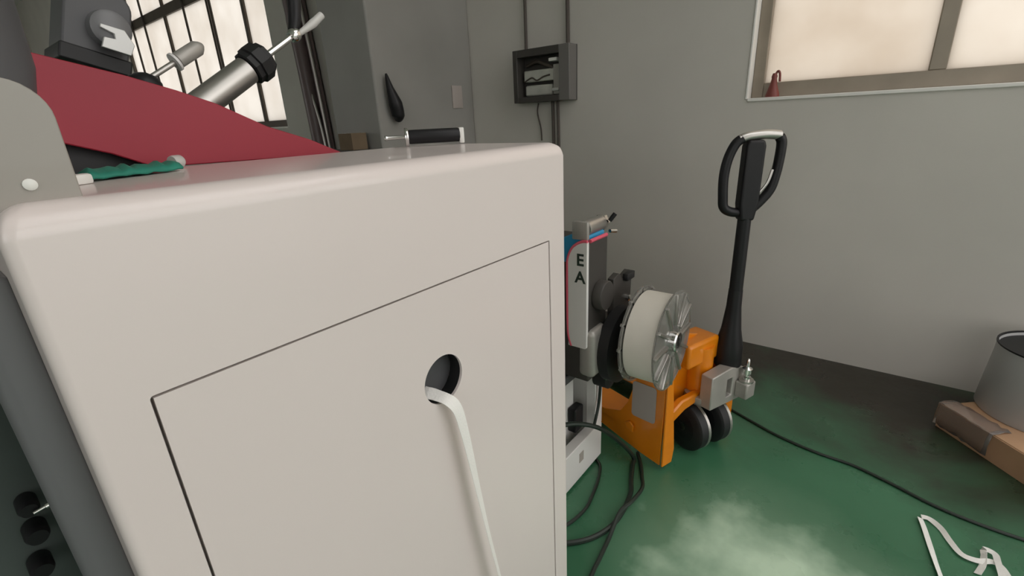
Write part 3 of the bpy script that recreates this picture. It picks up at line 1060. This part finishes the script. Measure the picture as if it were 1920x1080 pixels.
# local x = long side, local y = towards camera side is +y after the turn
BW, BD, BH = .72, .52, .105
for nm, lo, hi in (('carton_side', (0, 0, 0), (.006, BD, BH)), ('carton_side', (BW - .006, 0, 0), (BW, BD, BH)),
                   ('carton_side', (.006, 0, 0), (BW - .006, .006, BH)), ('carton_side', (.006, BD - .006, 0), (BW - .006, BD, BH)),
                   ('carton_bottom', (.006, .006, 0), (BW - .006, BD - .006, .006)),
                   ('carton_flap', (.01, .004, BH - .002), (BW - .01, BD * .52, BH + .003)),
                   ('carton_flap', (.01, BD * .54, BH - .002), (BW - .01, BD - .004, BH + .003))):
    MB().box(lo, hi).build(nm, 'card', cx, bevel=.0015)
b = MB()
rng = random.Random(7)
rows = []
for i in range(13):
    row = []
    for j, (yy, zz) in enumerate(((-.006, .012), (-.008, .06), (-.004, BH + .004), (.02, BH + .007), (.045, BH + .007), (.07, BH + .005))):
        row.append(b.bm.verts.new((-.008 + .22 * i / 12, yy + rng.uniform(-.004, .002), zz + rng.uniform(0, .007))))
    rows.append(row)
for r0_, r1_ in zip(rows, rows[1:]):
    for k in range(5):
        b.bm.faces.new((r0_[k], r0_[k + 1], r1_[k + 1], r1_[k]))
o = b.build('packing_film', 'film', cx)
sd = o.modifiers.new('solid', 'SOLIDIFY')
sd.thickness = .0012

dr = empty('plastic_drum', (2.50, -.645, BH + .0035))
tag(dr, 'pale grey open drum with dark inside standing on the flat carton', 'drum')
b = MB().lathe([(0, .001), (0, .192), (.004, .195), (.24, .182), (.275, .182), (.275, .176), (.24, .174), (.012, .185), (.012, .001)], (0, 0, 0), (0, 0, 1), 48, caps=False)
b.build('drum_shell', 'drum', dr)
b = MB().lathe([(0, .001), (0, .1765), (.006, .1765), (.006, .001)], (0, 0, .258), (0, 0, 1), 48, caps=False)
b.build('drum_contents', 'black', dr)
b = MB().lathe([(0, .1775), (0, .184), (.006, .184), (.006, .1775), (0, .1775)], (0, 0, .2755), (0, 0, 1), 48, caps=False)
b.build('drum_rim', 'blackp', dr)

# ------------------------------------------------------------------ cables and tape on the floor
cr = .0055
b = MB().tube([(2.10, .50, cr), (2.06, .42, cr), (2.00, .29, cr), (1.95, .17, cr), (1.92, .03, cr), (1.913, -.09, cr), (1.875, -.21, cr), (1.833, -.32, cr), (1.815, -.43, cr), (1.813, -.53, cr), (1.82, -.75, cr), (1.85, -1.1, cr)], cr, 8)
tag(b.build('floor_cable', 'cable'), 'long thin cable running across the open green floor', 'cable')
b = MB().tube([(1.10, .74, .33), (1.20, .70, .30), (1.30, .655, .235), (1.42, .62, .10), (1.47, .60, .02), (1.44, .59, .009), (1.36, .56, .009), (1.30, .535, .009), (1.21, .522, .010), (1.13, .525, .010), (1.05, .555, .009), (.985, .61, .009), (.92, .70, .009)], .0085, 8)
tag(b.build('power_cable', 'cable'), 'black power cable dropping from the smaller machine and looping on the floor', 'cable')
b = MB().tube([(1.52, .605, .009), (1.46, .565, .009), (1.40, .535, .012), (1.33, .505, .026), (1.25, .507, .030), (1.18, .52, .030), (1.08, .51, .009), (1.0, .50, .009), (.93, .492, .009), (.85, .47, .009), (.80, .42, .009)], .007, 8)
tag(b.build('power_cable', 'cable'), 'second black cable crossing the loop and heading to the near floor', 'cable')
b = MB().tube([(1.40, .735, .006), (1.37, .695, .006), (1.30, .665, .006), (1.22, .645, .006), (1.136, .634, .006), (1.03, .66, .006), (.95, .74, .006)], .006, 8)
tag(b.build('power_cable', 'cable'), 'thin dark cable curling out from under the white base beam', 'cable')
b = MB().tube([(1.36, .695, .46), (1.375, .702, .42), (1.385, .708, .36), (1.375, .710, .27), (1.33, .705, .20)], .006, 8)
tag(b.build('control_cable', 'cable'), 'black control cable hanging down the white frame post', 'cable')


def floor_tape(pts, label, wd=.016):
    b = MB().ribbon(pts, wd, .0009, 8)
    o = b.build('tape_scrap', 'tape', angle=60)
    tag(o, label, 'tape', 'white tape scraps on the floor')


floor_tape([(1.742, -.281, .006, .3, 1, .3), (1.700, -.290, .006, .3, 1, .2), (1.62, -.303, .006, .2, 1, .2), (1.53, -.318, .007, .1, 1, .5), (1.40, -.345, .007, .1, 1, .2)],
           'straight strip of white tape nearest the machine on the floor')
floor_tape([(1.748, -.284, .008, 1, .5, .2), (1.750, -.305, .008, 1, .4, .2), (1.722, -.332, .008, .6, -.6, .5), (1.675, -.352, .008, .4, -1, .4), (1.635, -.375, .009, .7, -.7, .2), (1.632, -.41, .010, 1, -.3, .3), (1.648, -.44, .012, 1, -.2, .2), (1.64, -.46, .012, .8, -.6, .2), (1.60, -.475, .01, .4, -1, .3), (1.54, -.50, .008, .3, -1, .2)],
           'curving strip of white tape leading to the small loop')
floor_tape([(1.58, -.405, .006, .3, -1, .3), (1.625, -.42, .008, .4, -1, .4), (1.665, -.425, .012, 1, -.4, .4), (1.690, -.428, .014, 1, -.5, .2), (1.685, -.45, .014, .5, -1, .2), (1.65, -.452, .018, .3, -1, .2), (1.615, -.455, .016, .3, -1, .2), (1.56, -.46, .008, .3, -1, .2)],
           'small loop of white tape at the right end of the scraps')
